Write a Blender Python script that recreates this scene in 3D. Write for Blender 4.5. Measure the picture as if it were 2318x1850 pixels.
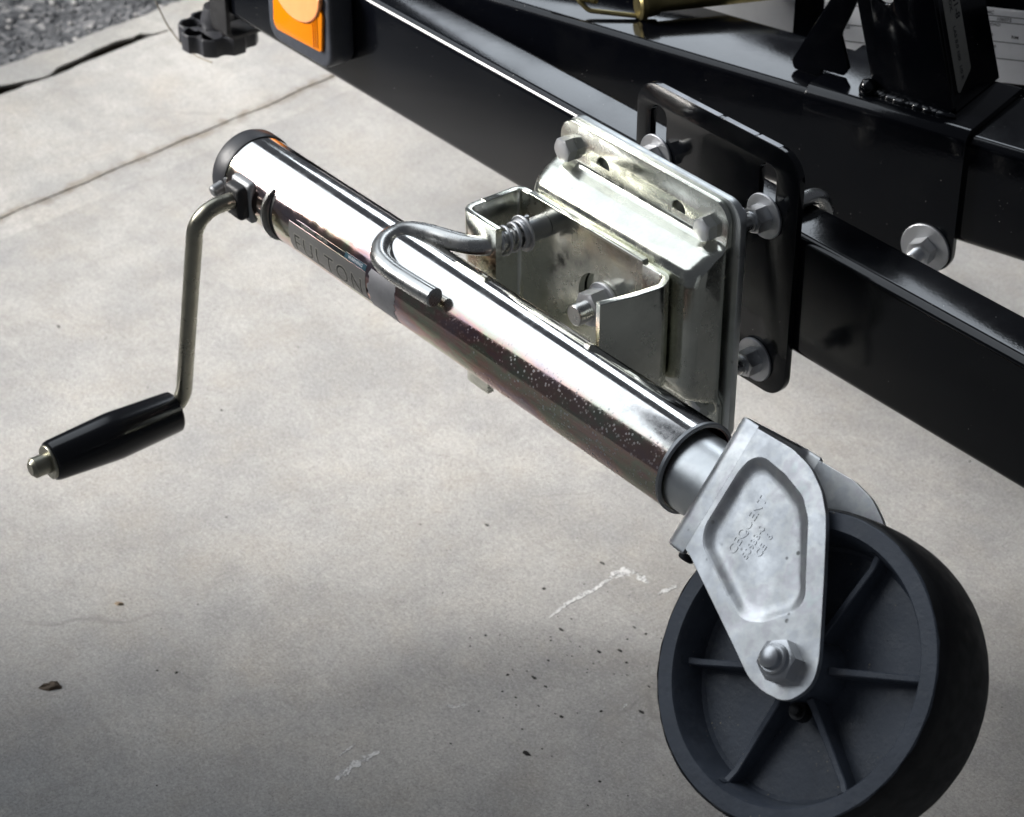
import bpy, bmesh, math, random
from mathutils import Vector, Matrix, noise as mnoise

random.seed(7)
scene = bpy.context.scene
for o in list(bpy.data.objects):
    bpy.data.objects.remove(o)
C = scene.collection
S = 0.001            # everything below is written in millimetres


def V(*a):
    return Vector(a[0] if len(a) == 1 else a)


# ------------------------------------------------------------------ camera
cam_d = bpy.data.cameras.new('camera')
cam = bpy.data.objects.new('camera', cam_d)
C.objects.link(cam)
cam_d.sensor_fit = 'HORIZONTAL'
cam_d.sensor_width = 36.0
cam_d.lens = 36.0 * 5305.2 / 2318.0
cam_d.clip_start = 0.05
cam_d.clip_end = 100
right = V(0.6216, 0.7833, -0.0010)
back = V(0.6510, -0.5162, 0.5563)
up = back.cross(right).normalized()
right = up.cross(back).normalized()
m = Matrix((right, up, back.normalized())).transposed().to_4x4()
m.translation = V(1140, -1100, 1320) * S
cam.matrix_world = m
cam_d.dof.use_dof = True
cam_d.dof.focus_distance = 1.66
cam_d.dof.aperture_fstop = 13.0
scene.camera = cam

# ------------------------------------------------------------------ light
world = bpy.data.worlds.new('World')
scene.world = world
world.use_nodes = True
bg = world.node_tree.nodes['Background']
bg.inputs[0].default_value = (0.80, 0.86, 1.0, 1)
bg.inputs[1].default_value = 0.07


def area(name, loc, target, sx, sy, power, col, spread=180):
    d = bpy.data.lights.new(name, 'AREA')
    d.shape = 'RECTANGLE'
    d.size = sx
    d.size_y = sy
    d.energy = power
    d.color = col
    d.spread = math.radians(spread)
    o = bpy.data.objects.new(name, d)
    C.objects.link(o)
    o.location = loc
    o.rotation_euler = (V(target) - V(loc)).to_track_quat('-Z', 'Y').to_euler()
    return o


# the open doorway side: a broad soft patch of bright sky to the left of the trailer
area('sky_opening', (-3.11, -2.20, 4.17), (-0.03, -2.20, 1.61), 6.85, 4.0, 132, (0.85, 0.92, 1.0))
area('sky_gap', (-3.11, 3.45, 4.17), (-0.03, 3.45, 1.61), 1.35, 4.0, 60, (0.83, 0.91, 1.0))
# warmer light thrown in from the bright forecourt, strongest over the apron and dying away indoors
area('forecourt_light', (-1.844, -0.18, 0.762), (-0.92, 0.747, 0.0), 2.31, 0.84, 22.0, (1.0, 0.968, 0.93), 34)

vs = scene.view_settings
scene.display_settings.display_device = 'sRGB'
vs.view_transform = 'Standard'
vs.look = 'None'
vs.exposure = 0.0
vs.gamma = 1.0
vs.use_curve_mapping = False


# ------------------------------------------------------------------ materials
class NT:
    def __init__(self, name):
        self.m = bpy.data.materials.new(name)
        self.m.use_nodes = True
        self.t = self.m.node_tree
        self.b = self.t.nodes['Principled BSDF']
        self.co = self.t.nodes.new('ShaderNodeTexCoord').outputs['Object']

    def n(self, typ, **kw):
        x = self.t.nodes.new(typ)
        for k, v in kw.items():
            setattr(x, k, v)
        return x

    def l(self, a, b):
        self.t.links.new(a, b)

    def noise(self, scale, detail=4, rough=0.5, vec=None, stretch=None):
        x = self.n('ShaderNodeTexNoise')
        x.inputs['Scale'].default_value = scale
        x.inputs['Detail'].default_value = detail
        x.inputs['Roughness'].default_value = rough
        v = vec or self.co
        if stretch:
            mp = self.n('ShaderNodeMapping')
            mp.inputs['Scale'].default_value = stretch
            self.l(v, mp.inputs[0])
            v = mp.outputs[0]
        self.l(v, x.inputs['Vector'])
        return x.outputs['Fac']

    def voro(self, scale, feature='F1', rnd=1.0, out='Distance', vec=None):
        x = self.n('ShaderNodeTexVoronoi', feature=feature)
        x.inputs['Scale'].default_value = scale
        x.inputs['Randomness'].default_value = rnd
        self.l(vec or self.co, x.inputs['Vector'])
        return x.outputs[out]

    def ramp(self, fac, stops, interp='LINEAR'):
        r = self.n('ShaderNodeValToRGB')
        cr = r.color_ramp
        cr.interpolation = interp
        while len(cr.elements) > 1:
            cr.elements.remove(cr.elements[-1])
        for i, (p, c) in enumerate(stops):
            e = cr.elements[0] if i == 0 else cr.elements.new(p)
            e.position = p
            e.color = c if len(c) == 4 else (*c, 1)
        self.l(fac, r.inputs[0])
        return r.outputs[0]

    def rng(self, fac, a, b, c, d):
        r = self.n('ShaderNodeMapRange')
        r.inputs[1].default_value = a
        r.inputs[2].default_value = b
        r.inputs[3].default_value = c
        r.inputs[4].default_value = d
        self.l(fac, r.inputs[0])
        return r.outputs[0]

    def mix(self, fac, a, b, mode='MIX'):
        x = self.n('ShaderNodeMix', data_type='RGBA', blend_type=mode)
        if isinstance(fac, (int, float)):
            x.inputs[0].default_value = fac
        else:
            self.l(fac, x.inputs[0])
        for s, v in ((6, a), (7, b)):
            if isinstance(v, tuple):
                x.inputs[s].default_value = (*v, 1) if len(v) == 3 else v
            else:
                self.l(v, x.inputs[s])
        return x.outputs[2]

    def math(self, op, a, b=None):
        x = self.n('ShaderNodeMath', operation=op)
        for i, v in enumerate((a, b)):
            if v is None:
                continue
            if isinstance(v, (int, float)):
                x.inputs[i].default_value = v
            else:
                self.l(v, x.inputs[i])
        return x.outputs[0]

    def bump(self, h, strength, dist=0.001):
        x = self.n('ShaderNodeBump')
        x.inputs['Strength'].default_value = strength
        x.inputs['Distance'].default_value = dist
        self.l(h, x.inputs['Height'])
        self.l(x.outputs[0], self.b.inputs['Normal'])
        return x

    def set(self, **kw):
        for k, v in kw.items():
            k = {'base': 'Base Color', 'rough': 'Roughness', 'metal': 'Metallic', 'spec': 'Specular IOR Level',
                 'coat': 'Coat Weight', 'coatr': 'Coat Roughness', 'trans': 'Transmission Weight',
                 'ior': 'IOR'}.get(k, k)
            if isinstance(v, (int, float)):
                self.b.inputs[k].default_value = v
            elif isinstance(v, tuple):
                self.b.inputs[k].default_value = (*v, 1) if len(v) == 3 else v
            else:
                self.l(v, self.b.inputs[k])
        return self


def mat_black_paint():
    t = NT('black_gloss_paint')
    dust = t.rng(t.noise(13, 8, .70), .50, .74, 0, 1)
    fine = t.rng(t.noise(900, 3, .6), .45, .75, .3, 1)
    d = t.math('MULTIPLY', dust, fine)
    speck = t.rng(t.voro(210), .05, .09, 1, 0)
    keep = t.rng(t.noise(60, 2), .60, .65, 0, 1)
    sp = t.math('MULTIPLY', speck, keep)
    col = t.mix(t.math('MULTIPLY', d, .30), (.0022, .0026, .0040), (.030, .030, .030))
    col = t.mix(sp, col, (.30, .29, .27))
    r = t.rng(t.noise(14, 6, .65), .35, .75, .07, .19)
    t.set(base=col, rough=t.math('ADD', r, t.math('MULTIPLY', sp, .4)), ior=1.5, spec=.5)
    t.bump(t.noise(420, 3, .5), .05, .0006)
    return t.m


def mat_rubber(name, c, rough, var=.3):
    t = NT(name)
    n = t.noise(38, 6, .65)
    col = t.mix(t.rng(n, .4, .75, 0, var), tuple(c), tuple(min(1, x * 2.2 + .02) for x in c))
    t.set(base=col, rough=t.rng(t.noise(120, 3), .3, .7, rough - .07, rough + .08), ior=1.48)
    t.bump(t.noise(700, 4, .6), .12, .0006)
    return t.m


def mat_zinc(name, tint, rough, mottle=.35, spots=0.0, irid=0.0):
    t = NT(name)
    n1 = t.noise(26, 6, .6)
    base = t.ramp(n1, [(.30, tuple(x * .80 for x in tint)), (.5, tint), (.72, tuple(min(1, x * 1.06) for x in tint))])
    if irid:
        n2 = t.noise(34, 5, .6)
        ir = t.ramp(n2, [(.28, (.62, .62, .70)), (.38, (.88, .90, .92)), (.46, (.66, .68, .72)), (.53, (.92, .92, .88)), (.60, (.70, .64, .68)),
                         (.68, (.74, .82, .78)), (.76, (.9, .9, .9))])
        base = t.mix(irid, base, ir, 'MULTIPLY')
    r = t.rng(t.noise(48, 7, .68), .3, .72, rough - mottle * .22, rough + mottle * .5)
    if spots:
        sp = t.rng(t.voro(150), .16, .26, 1, 0)
        kp = t.rng(t.noise(45, 3), .62, .68, 0, spots)
        mk = t.math('MULTIPLY', sp, kp)
        base = t.mix(mk, base, (.05, .045, .035))
        r = t.math('ADD', r, t.math('MULTIPLY', mk, .3))
    t.set(base=base, rough=r, metal=1.0)
    t.bump(t.noise(160, 5, .6), .06, .001)
    return t.m


def mat_tube():
    t = NT('bright_zinc_tube')
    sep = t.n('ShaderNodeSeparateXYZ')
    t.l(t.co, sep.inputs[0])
    n2 = t.noise(15, 6, .62, stretch=(.55, 1.3, 1.3))
    ir = t.ramp(n2, [(.28, (.62, .60, .56)), (.38, (.50, .22, .32)), (.45, (.80, .34, .20)), (.51, (.52, .56, .30)),
                     (.57, (.72, .26, .20)), (.64, (.42, .24, .36)), (.72, (.74, .70, .66))])
    base = t.mix(.75, (.80, .79, .76), ir, 'MULTIPLY')  # plating tint, saturated to stand in for reddish reflections as well
    sheen_or_clean = t.math('MAXIMUM', t.rng(sep.outputs[2], .4345, .4405, 0, .93), t.rng(t.noise(6, 3), .35, .65, .0, .45))  # upper side painted paler for the white sky reflection; noise adds clean patches
    base = t.mix(sheen_or_clean, base, (.86, .86, .84))
    # white corrosion bloom on the lower end of the tube
    xm = t.rng(sep.outputs[0], -.06, .07, 0, 1)
    dots = t.rng(t.math('ADD', t.voro(300), t.math('MULTIPLY', t.noise(900, 3, .7), .2)), .26, .44, 1, 0)
    big = t.rng(t.math('ADD', t.voro(150), t.math('MULTIPLY', t.noise(500, 4, .7), .25)), .20, .34, 1, 0)
    keep = t.math('MULTIPLY', t.rng(t.noise(85, 6, .75), .38, .54, 0, 1), t.rng(t.noise(18, 4, .7), .36, .54, .25, 1))
    keep2 = t.rng(t.noise(33, 4, .6), .43, .56, 0, 1)
    wh = t.math('MAXIMUM', t.math('MULTIPLY', dots, keep), t.math('MULTIPLY', big, keep2))
    wh = t.math('MULTIPLY', wh, xm)
    lo = t.rng(sep.outputs[2], .433, .4405, 1, 0)
    wh = t.math('MULTIPLY', wh, lo)
    base = t.mix(t.math('MULTIPLY', wh, .9), base, (.66, .68, .70))
    haze = t.rng(t.noise(60, 8, .75), .45, .75, 0, .16)
    r = t.math('ADD', t.math('ADD', haze, .075), t.math('MULTIPLY', wh, .5))
    met = t.rng(wh, 0, 1, 1, .25)
    t.set(base=base, rough=r, metal=met)
    scr = t.noise(90, 6, .7, stretch=(.2, 1, 1))
    t.bump(scr, .03, .0006)
    return t.m


def mat_wheel_grey():
    t = NT('grey_moulded_plastic')
    n = t.noise(30, 6, .62)
    col = t.ramp(n, [(.3, (.068, .079, .100)), (.55, (.095, .110, .138)), (.75, (.135, .150, .180))])
    sc = t.rng(t.noise(75, 8, .75), .56, .70, 0, .55)
    col = t.mix(sc, col, (.19, .195, .20))
    dk = t.rng(t.noise(21, 6, .7), .56, .72, 0, .5)
    col = t.mix(dk, col, (.028, .030, .034))
    sp = t.math('MULTIPLY', t.rng(t.voro(230), .10, .16, 1, 0), t.rng(t.noise(40, 3), .58, .64, 0, 1))
    col = t.mix(sp, col, (.33, .29, .22))
    t.set(base=col, rough=t.rng(t.noise(60, 5, .65), .3, .7, .26, .50), ior=1.52)
    t.bump(t.noise(260, 6, .65), .22, .001)
    return t.m


def mat_concrete(name, c1, c2, stain, cut=1.0, joint=False):
    t = NT(name)
    big = t.noise(2.6, 6, .62)
    mid = t.noise(11, 7, .65)
    fin = t.noise(170, 7, .75)
    vfin = t.noise(400, 6, .8)
    brush = t.noise(260, 4, .65, stretch=(1.0, .14, 1.0))
    col = t.ramp(big, [(.30, c1), (.52, c2), (.72, tuple(x * 1.05 for x in c2))])
    col = t.mix(t.rng(mid, .48, .72, 0, .45), col, stain, 'MIX')
    col = t.mix(t.rng(t.noise(4.3, 7, .68), .44, .60, 0, .60), col, (.27, .272, .28))
    col = t.mix(t.rng(t.noise(9.5, 7, .7), .50, .68, 0, .40), col, (.25, .245, .24))
    col = t.mix(t.rng(t.noise(7, 6, .7, stretch=(1, 1.3, 1)), .50, .68, 0, .38), col, stain)
    col = t.mix(t.rng(t.noise(24, 6, .7), .50, .72, 0, .35), col, tuple(x * .66 for x in c1))
    col = t.mix(t.rng(fin, .40, .66, 0, .46), col, tuple(x * .55 for x in c1))
    col = t.mix(t.rng(vfin, .38, .56, .48, 0), col, tuple(x * .40 for x in c1))
    col = t.mix(t.rng(vfin, .56, .68, 0, .32), col, tuple(min(1, x * 1.5) for x in c2))
    col = t.mix(t.rng(brush, .42, .70, 0, .09), col, tuple(min(1, x * 1.22) for x in c2))
    pit = t.math('MULTIPLY', t.rng(t.voro(120), .07, .12, 1, 0), t.rng(t.noise(23, 3), .60, .66, 0, .7))
    col = t.mix(pit, col, (.10, .095, .09))
    por = t.math('MULTIPLY', t.rng(t.voro(330), .10, .20, 1, 0), t.rng(t.noise(60, 4, .7), .46, .56, 0, .9))
    col = t.mix(por, col, tuple(x * .35 for x in c1))
    # a few fine hairline scratches
    sc = t.n('ShaderNodeTexVoronoi', feature='DISTANCE_TO_EDGE')
    sc.inputs['Scale'].default_value = 3.2
    mp = t.n('ShaderNodeMapping')
    mp.inputs['Scale'].default_value = (1.0, .35, 1)
    mp.inputs['Rotation'].default_value = (0, 0, .5)
    ds = t.n('ShaderNodeVectorMath', operation='ADD')
    nz = t.n('ShaderNodeTexNoise')
    nz.inputs['Scale'].default_value = 9
    sc2 = t.n('ShaderNodeVectorMath', operation='SCALE')
    sc2.inputs['Scale'].default_value = .12
    t.l(t.co, nz.inputs['Vector'])
    t.l(nz.outputs['Color'], sc2.inputs[0])
    t.l(t.co, ds.inputs[0])
    t.l(sc2.outputs[0], ds.inputs[1])
    t.l(ds.outputs[0], mp.inputs[0])
    t.l(mp.outputs[0], sc.inputs['Vector'])
    hair = t.math('MULTIPLY', t.rng(sc.outputs['Distance'], .0, .006, .5, 0), t.rng(t.noise(7, 3), .5, .62, 0, 1))
    col = t.mix(hair, col, tuple(x * .5 for x in c1))
    if joint:      # earth washed into the joint line
        sep = t.n('ShaderNodeSeparateXYZ')
        t.l(t.co, sep.inputs[0])
        c = t.math('ADD', t.math('ADD', sep.outputs[0], t.math('MULTIPLY', sep.outputs[1], .13)), 1.114 - .0195)
        c = t.math('ADD', c, t.rng(t.noise(22, 6, .7), .3, .7, -.010, .010))
        bnd = t.rng(t.math('ABSOLUTE', c), .001, .013, 1, 0)
        bnd = t.math('MULTIPLY', bnd, t.rng(t.noise(30, 6, .7), .35, .60, .1, .75))
        col = t.mix(bnd, col, (.20, .165, .12))
    t.set(base=col, rough=t.rng(mid, .3, .7, .70, .92), spec=.35)
    h = t.math('ADD', t.math('MULTIPLY', brush, .16), t.math('ADD', t.math('MULTIPLY', fin, .9), t.math('MULTIPLY', vfin, .7)))
    t.bump(h, .7 * cut, .0018)
    return t.m


def mat_asphalt():
    t = NT('asphalt')
    v = t.voro(95, out='Color')
    g = t.n('ShaderNodeRGBToBW')
    t.l(v, g.inputs[0])
    col = t.ramp(g.outputs[0], [(.1, (.035, .037, .042)), (.5, (.10, .103, .11)), (.8, (.20, .20, .205)), (.97, (.40, .39, .38))])
    col = t.mix(t.rng(t.noise(300, 4), .4, .7, 0, .6), col, (.05, .052, .057))
    t.set(base=col, rough=.9)
    t.bump(t.voro(95), .9, .004)
    return t.m


def mat_flat(name, c, rough, metal=0.0, bump=0.0):
    t = NT(name)
    n = t.noise(55, 5, .6)
    t.set(base=t.mix(t.rng(n, .4, .75, 0, .35), tuple(c), tuple(x * .75 for x in c)), rough=rough, metal=metal)
    if bump:
        t.bump(t.noise(300, 4), bump, .001)
    return t.m


def mat_amber():
    t = NT('amber_lens')
    t.set(base=(.60, .17, .0), rough=.08, ior=1.52)
    t.b.inputs['Subsurface Weight'].default_value = .0
    t.bump(t.noise(220, 2, stretch=(3, .2, .2)), .1, .001)
    return t.m


def mat_chalk():
    t = NT('white_scuff')
    a = t.rng(t.math('ADD', t.math('MULTIPLY', t.noise(420, 5, .7), .6), t.math('MULTIPLY', t.noise(120, 4, .6), .5)), .42, .58, 0, .9)
    t.set(base=(.66, .66, .655), rough=.85, Alpha=a)
    return t.m


M = dict(
    black=mat_black_paint(),
    rubber=mat_rubber('black_rubber', (.010, .010, .011), .50),
    capr=mat_rubber('charcoal_plastic', (.022, .023, .027), .42),
    lamp=mat_rubber('lamp_housing_rubber', (.030, .034, .044), .50, .2),
    tread=mat_rubber('worn_tread', (.0035, .0035, .004), .50, .45),
    grip=mat_flat('black_grip', (.004, .0045, .006), .18),
    bracket=mat_zinc('zinc_bracket', (.76, .765, .68), .17, .40, .45, .10),
    plate=mat_zinc('zinc_plate', (.66, .68, .67), .34, .3, .3),
    fork=mat_zinc('zinc_fork', (.90, .905, .90), .36, .36, .6, .45),
    bolt=mat_zinc('zinc_bolt', (.72, .73, .74), .34, .3),
    galv=mat_zinc('galvanised_washer', (.60, .61, .63), .50, .3),
    rod=mat_zinc('steel_rod', (.62, .62, .60), .24, .4, .5),
    oldrod=mat_zinc('stained_rod', (.34, .33, .27), .28, .45, .95),
    pin=mat_zinc('dull_pin', (.34, .35, .36), .48, .3),
    brass=mat_zinc('yellow_zinc', (.36, .30, .14), .38, .4, .7),
    stem=mat_zinc('zinc_stem', (.76, .78, .78), .36, .2, 0, .15),
    tube=mat_tube(),
    wheel=mat_wheel_grey(),
    amber=mat_amber(),
    lens2=mat_flat('pale_orange_lens', (.85, .34, .13), .12),
    decal=mat_flat('foil_decal', (.24, .235, .225), .36, .35),
    decal2=mat_flat('decal_grey_print', (.035, .034, .034), .42),
    decald=mat_flat('decal_dark_print', (.012, .014, .018), .35),
    teal=mat_flat('decal_teal_print', (.035, .095, .13), .38),
    tape=mat_zinc('matt_worn_plating', (.46, .46, .48), .55, .3),
    label=mat_flat('paper_label', (.80, .82, .86), .5),
    label2=mat_flat('foil_label', (.34, .33, .29), .42),
    ink=mat_flat('label_ink', (.02, .02, .025), .6),
    dirt=mat_flat('crevice_dirt', (.035, .028, .018), .95, 0, .5),
    grit=mat_flat('dark_grit', (.012, .011, .010), .8),
    leaf=mat_flat('dry_leaf', (.07, .05, .032), .8),
    chip=mat_flat('pale_chip', (.35, .27, .19), .8),
    chalk=mat_chalk(),
    stone=mat_flat('pale_stone', (.36, .35, .34), .85, 0, .4),
    wire=mat_flat('thin_wire', (.20, .18, .14), .45),
    floor=mat_concrete('garage_concrete', (.415, .404, .388), (.50, .488, .468), (.43, .385, .325)),
    apron=mat_concrete('apron_concrete', (.50, .485, .46), (.58, .565, .54), (.52, .46, .39), 1.2, True),
    edging=mat_concrete('edging_concrete', (.48, .47, .44), (.56, .545, .515), (.48, .42, .34), 1.3),
    asphalt=mat_asphalt(),
)


# ------------------------------------------------------------------ mesh helpers
def finish(name, verts, faces, mat, parent=None, smooth=True, angle=35, inv=None):
    me = bpy.data.meshes.new(name)
    me.from_pydata([tuple(V(v) * S) for v in verts], [], faces)
    return link(name, me, mat, parent, smooth, angle)


def link(name, me, mat, parent=None, smooth=True, angle=35):
    bm = bmesh.new()
    bm.from_mesh(me)
    bmesh.ops.recalc_face_normals(bm, faces=bm.faces)
    bm.to_mesh(me)
    bm.free()
    if smooth:
        me.shade_smooth()
        me.set_sharp_from_angle(angle=math.radians(angle))
    me.materials.append(M[mat] if isinstance(mat, str) else mat)
    o = bpy.data.objects.new(name, me)
    C.objects.link(o)
    if parent is not None:
        o.parent = parent
        if parent.type == 'EMPTY':
            o.matrix_parent_inverse = Matrix.Translation(-parent.location)
    return o


def empty(name, loc, label, cat, group=None):
    o = bpy.data.objects.new(name, None)
    o.empty_display_size = .05
    C.objects.link(o)
    o.location = V(loc) * S
    o['label'] = label
    o['category'] = cat
    if group:
        o['group'] = group
    return o


def tag(o, label=None, cat=None, group=None, kind=None):
    for k, v in (('label', label), ('category', cat), ('group', group), ('kind', kind)):
        if v:
            o[k] = v
    return o


def fillet(pts, rad, seg=6, closed=True):
    """round the corners of a polyline (2D or 3D)"""
    n = len(pts)
    P = [V(p) for p in pts]
    out = []
    for i in range(n):
        r = rad[i] if isinstance(rad, (list, tuple)) else rad
        if (not closed and i in (0, n - 1)) or r <= 0:
            out.append(P[i])
            continue
        a, b, c = P[(i - 1) % n], P[i], P[(i + 1) % n]
        d1, d2 = (a - b), (c - b)
        l1, l2 = d1.length, d2.length
        d1, d2 = d1 / l1, d2 / l2
        cosang = max(-1, min(1, d1.dot(d2)))
        ang = math.acos(cosang)
        if ang > math.pi - .02:
            out.append(b)
            continue
        cut = min(r / math.tan(ang / 2), l1 * .48, l2 * .48)
        rr = cut * math.tan(ang / 2)
        p1, p2 = b + d1 * cut, b + d2 * cut
        bis = (d1 + d2).normalized()
        cen = b + bis * (rr / math.sin(ang / 2))
        v1, v2 = (p1 - cen), (p2 - cen)
        tot = v1.angle(v2)
        for k in range(seg + 1):
            t = k / seg
            s = math.sin(tot)
            w = (v1 * math.sin((1 - t) * tot) + v2 * math.sin(t * tot)) / s if s > 1e-6 else v1.lerp(v2, t)
            out.append(cen + w)
    return out


def rrect(x0, x1, y0, y1, r, seg=6):
    return fillet([(x0, y0), (x1, y0), (x1, y1), (x0, y1)], r, seg)


def circ(x, y, r, n=28):
    return [V(x + r * math.cos(2 * math.pi * i / n), y + r * math.sin(2 * math.pi * i / n)) for i in range(n)]


def curve_mesh(outlines, t, frame, bevel=0.0, res=2):
    """flat plate with holes: 2D outlines (first the outside), thickness t, in frame (o, a, b)"""
    cu = bpy.data.curves.new('tmp', 'CURVE')
    cu.dimensions = '2D'
    cu.fill_mode = 'BOTH'
    cu.extrude = max(0.0, t / 2 - bevel)
    cu.bevel_depth = bevel
    cu.offset = -bevel
    cu.bevel_resolution = res
    for pts in outlines:
        sp = cu.splines.new('POLY')
        sp.points.add(len(pts) - 1)
        for q, p in zip(sp.points, pts):
            q.co = (p[0], p[1], 0, 1)
        sp.use_cyclic_u = True
    ob = bpy.data.objects.new('tmp', cu)
    C.objects.link(ob)
    dg = bpy.context.evaluated_depsgraph_get()
    me = bpy.data.meshes.new_from_object(ob.evaluated_get(dg))
    bpy.data.objects.remove(ob)
    bpy.data.curves.remove(cu)
    o, a, b = (V(x) for x in frame)
    c = a.cross(b)
    for v in me.vertices:
        x, y, z = v.co
        v.co = (o + a * x + b * y + c * z) * S
    bm = bmesh.new()
    bm.from_mesh(me)
    bmesh.ops.remove_doubles(bm, verts=bm.verts, dist=1e-6)
    bm.to_mesh(me)
    bm.free()
    me.materials.clear()
    return me


def plate(name, outlines, t, frame, mat, parent, bevel=.5, res=2, angle=30):
    return link(name, curve_mesh(outlines, t, frame, bevel, res), mat, parent, True, angle)


def sheet(pts, rad, t, seg=7):
    """closed polygon of a bent sheet: open centre line pts, corner radii, thickness t"""
    P = fillet([V(p) for p in pts], rad, seg, closed=False)
    L, R_ = [], []
    for i, p in enumerate(P):
        a = P[max(0, i - 1)]
        b = P[min(len(P) - 1, i + 1)]
        d = (b - a).normalized()
        nn = V(-d.y, d.x)
        L.append(p + nn * t / 2)
        R_.append(p - nn * t / 2)
    return L + R_[::-1]


def rod_mesh(path, r, seg=20, cham=.8, caps=True):
    P = [V(p) for p in path]
    verts, faces = [], []
    d0 = (P[1] - P[0]).normalized()
    ref = V(0, 0, 1) if abs(d0.z) < .9 else V(1, 0, 0)
    u = d0.cross(ref).normalized()
    prev = d0
    rings = []
    n = len(P)
    for i, p in enumerate(P):
        d = (P[min(n - 1, i + 1)] - P[max(0, i - 1)]).normalized()
        q = prev.rotation_difference(d)
        u = (q @ u).normalized()
        prev = d
        w = d.cross(u)
        rings.append((p, u.copy(), w, d, r if not callable(r) else r(i / (n - 1))))
    if caps and cham:
        p, u, w, d, rr = rings[0]
        rings.insert(0, (p - d * 0, u, w, d, rr - cham))
        rings[1] = (p + d * cham, u, w, d, rr)
        p, u, w, d, rr = rings[-1]
        rings.append((p, u, w, d, rr - cham))
        rings[-2] = (p - d * cham, u, w, d, rr)
    for p, u, w, d, rr in rings:
        for k in range(seg):
            a = 2 * math.pi * k / seg
            verts.append(p + (u * math.cos(a) + w * math.sin(a)) * rr)
    for i in range(len(rings) - 1):
        for k in range(seg):
            k2 = (k + 1) % seg
            faces.append((i * seg + k, i * seg + k2, (i + 1) * seg + k2, (i + 1) * seg + k))
    if caps:
        faces.append(tuple(range(seg))[::-1])
        faces.append(tuple((len(rings) - 1) * seg + k for k in range(seg)))
    return verts, faces


def rod(name, path, r, mat, parent, rad=0, seg=20, cham=.8, fs=8):
    p = fillet([V(q) for q in path], rad, fs, closed=False) if rad else path
    v, f = rod_mesh(p, r, seg, cham)
    return finish(name, v, f, mat, parent)


def stud(name, a, b, r, mat, parent, pitch=1.7):
    """threaded bolt end from a to b"""
    a, b = V(a), V(b)
    n = max(8, int((b - a).length / pitch * 4))
    path = [a.lerp(b, i / n) for i in range(n + 1)]
    v, f = rod_mesh(path, lambda t: r - .55 * abs(((t * n / 4) % 1) * 2 - 1), 24, 1.0)
    return finish(name, v, f, mat, parent, True, 25)


def lathe_geo(prof, o, ax, seg=48, ref=None):
    """closed ring profile [(along, radius)...] spun about the axis"""
    ax = V(ax).normalized()
    ref = V(ref) if ref else (V(0, 0, 1) if abs(ax.z) < .9 else V(1, 0, 0))
    u = ax.cross(ref).normalized()
    w = ax.cross(u)
    o = V(o)
    verts, faces = [], []
    n = len(prof)
    for k in range(seg):
        a = 2 * math.pi * k / seg
        d = u * math.cos(a) + w * math.sin(a)
        for s, r in prof:
            verts.append(o + ax * s + d * r)
    for k in range(seg):
        k2 = (k + 1) % seg
        for i in range(n):
            j = (i + 1) % n
            faces.append((k * n + i, k * n + j, k2 * n + j, k2 * n + i))
    bm = bmesh.new()
    bv = [bm.verts.new(v) for v in verts]
    for f in faces:
        try:
            bm.faces.new([bv[i] for i in f])
        except ValueError:
            pass
    bmesh.ops.remove_doubles(bm, verts=bm.verts, dist=1e-4)
    bmesh.ops.dissolve_degenerate(bm, edges=bm.edges, dist=1e-5)
    bm.verts.index_update()
    vv = [v.co.copy() for v in bm.verts]
    ff = [tuple(v.index for v in f.verts) for f in bm.faces]
    bm.free()
    return vv, ff


def lathe(name, prof, o, ax, mat, parent, seg=48, angle=35):
    v, f = lathe_geo(prof, o, ax, seg)
    return finish(name, v, f, mat, parent, True, angle)


def hexnut(name, o, ax, af, h, mat, parent, rot=0.0, hole=0.0):
    """hexagonal head with a chamfered front, seated at o and standing h along ax"""
    ax = V(ax).normalized()
    ref = V(0, 0, 1) if abs(ax.z) < .9 else V(1, 0, 0)
    u = ax.cross(ref).normalized()
    w = ax.cross(u)
    o = V(o)
    rc = af / 2 / math.cos(math.pi / 6)
    verts, faces = [], []
    seg = 24

    def hexr(a):
        b = (a % (math.pi / 3)) - math.pi / 6
        return af / 2 / math.cos(b)
    rings = [(0, None, 1.0), (h * .80, None, 1.0), (h, af / 2 * .93, 1.0)]
    for s, rr, q in rings:
        for k in range(seg):
            a = 2 * math.pi * k / seg
            r = rr if rr else hexr(a)
            if rr is None and s > 0:
                r = hexr(a)
                s2 = h - max(0.0, (r - af / 2 * .95)) * .55
            else:
                s2 = s
            a2 = a + rot
            verts.append(o + ax * s2 + (u * math.cos(a2) + w * math.sin(a2)) * r)
    for i in range(2):
        for k in range(seg):
            k2 = (k + 1) % seg
            faces.append((i * seg + k, i * seg + k2, (i + 1) * seg + k2, (i + 1) * seg + k))
    faces.append(tuple(range(seg))[::-1])
    faces.append(tuple(2 * seg + k for k in range(seg)))
    return finish(name, verts, faces, mat, parent, True, 24)


def washer(name, o, ax, r, t, mat, parent, ri=4.0):
    return lathe(name, [(0, ri), (0, r - .3), (.4, r), (t - .6, r), (t, r - .6), (t, ri)], o, ax, mat, parent, 36)


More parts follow.
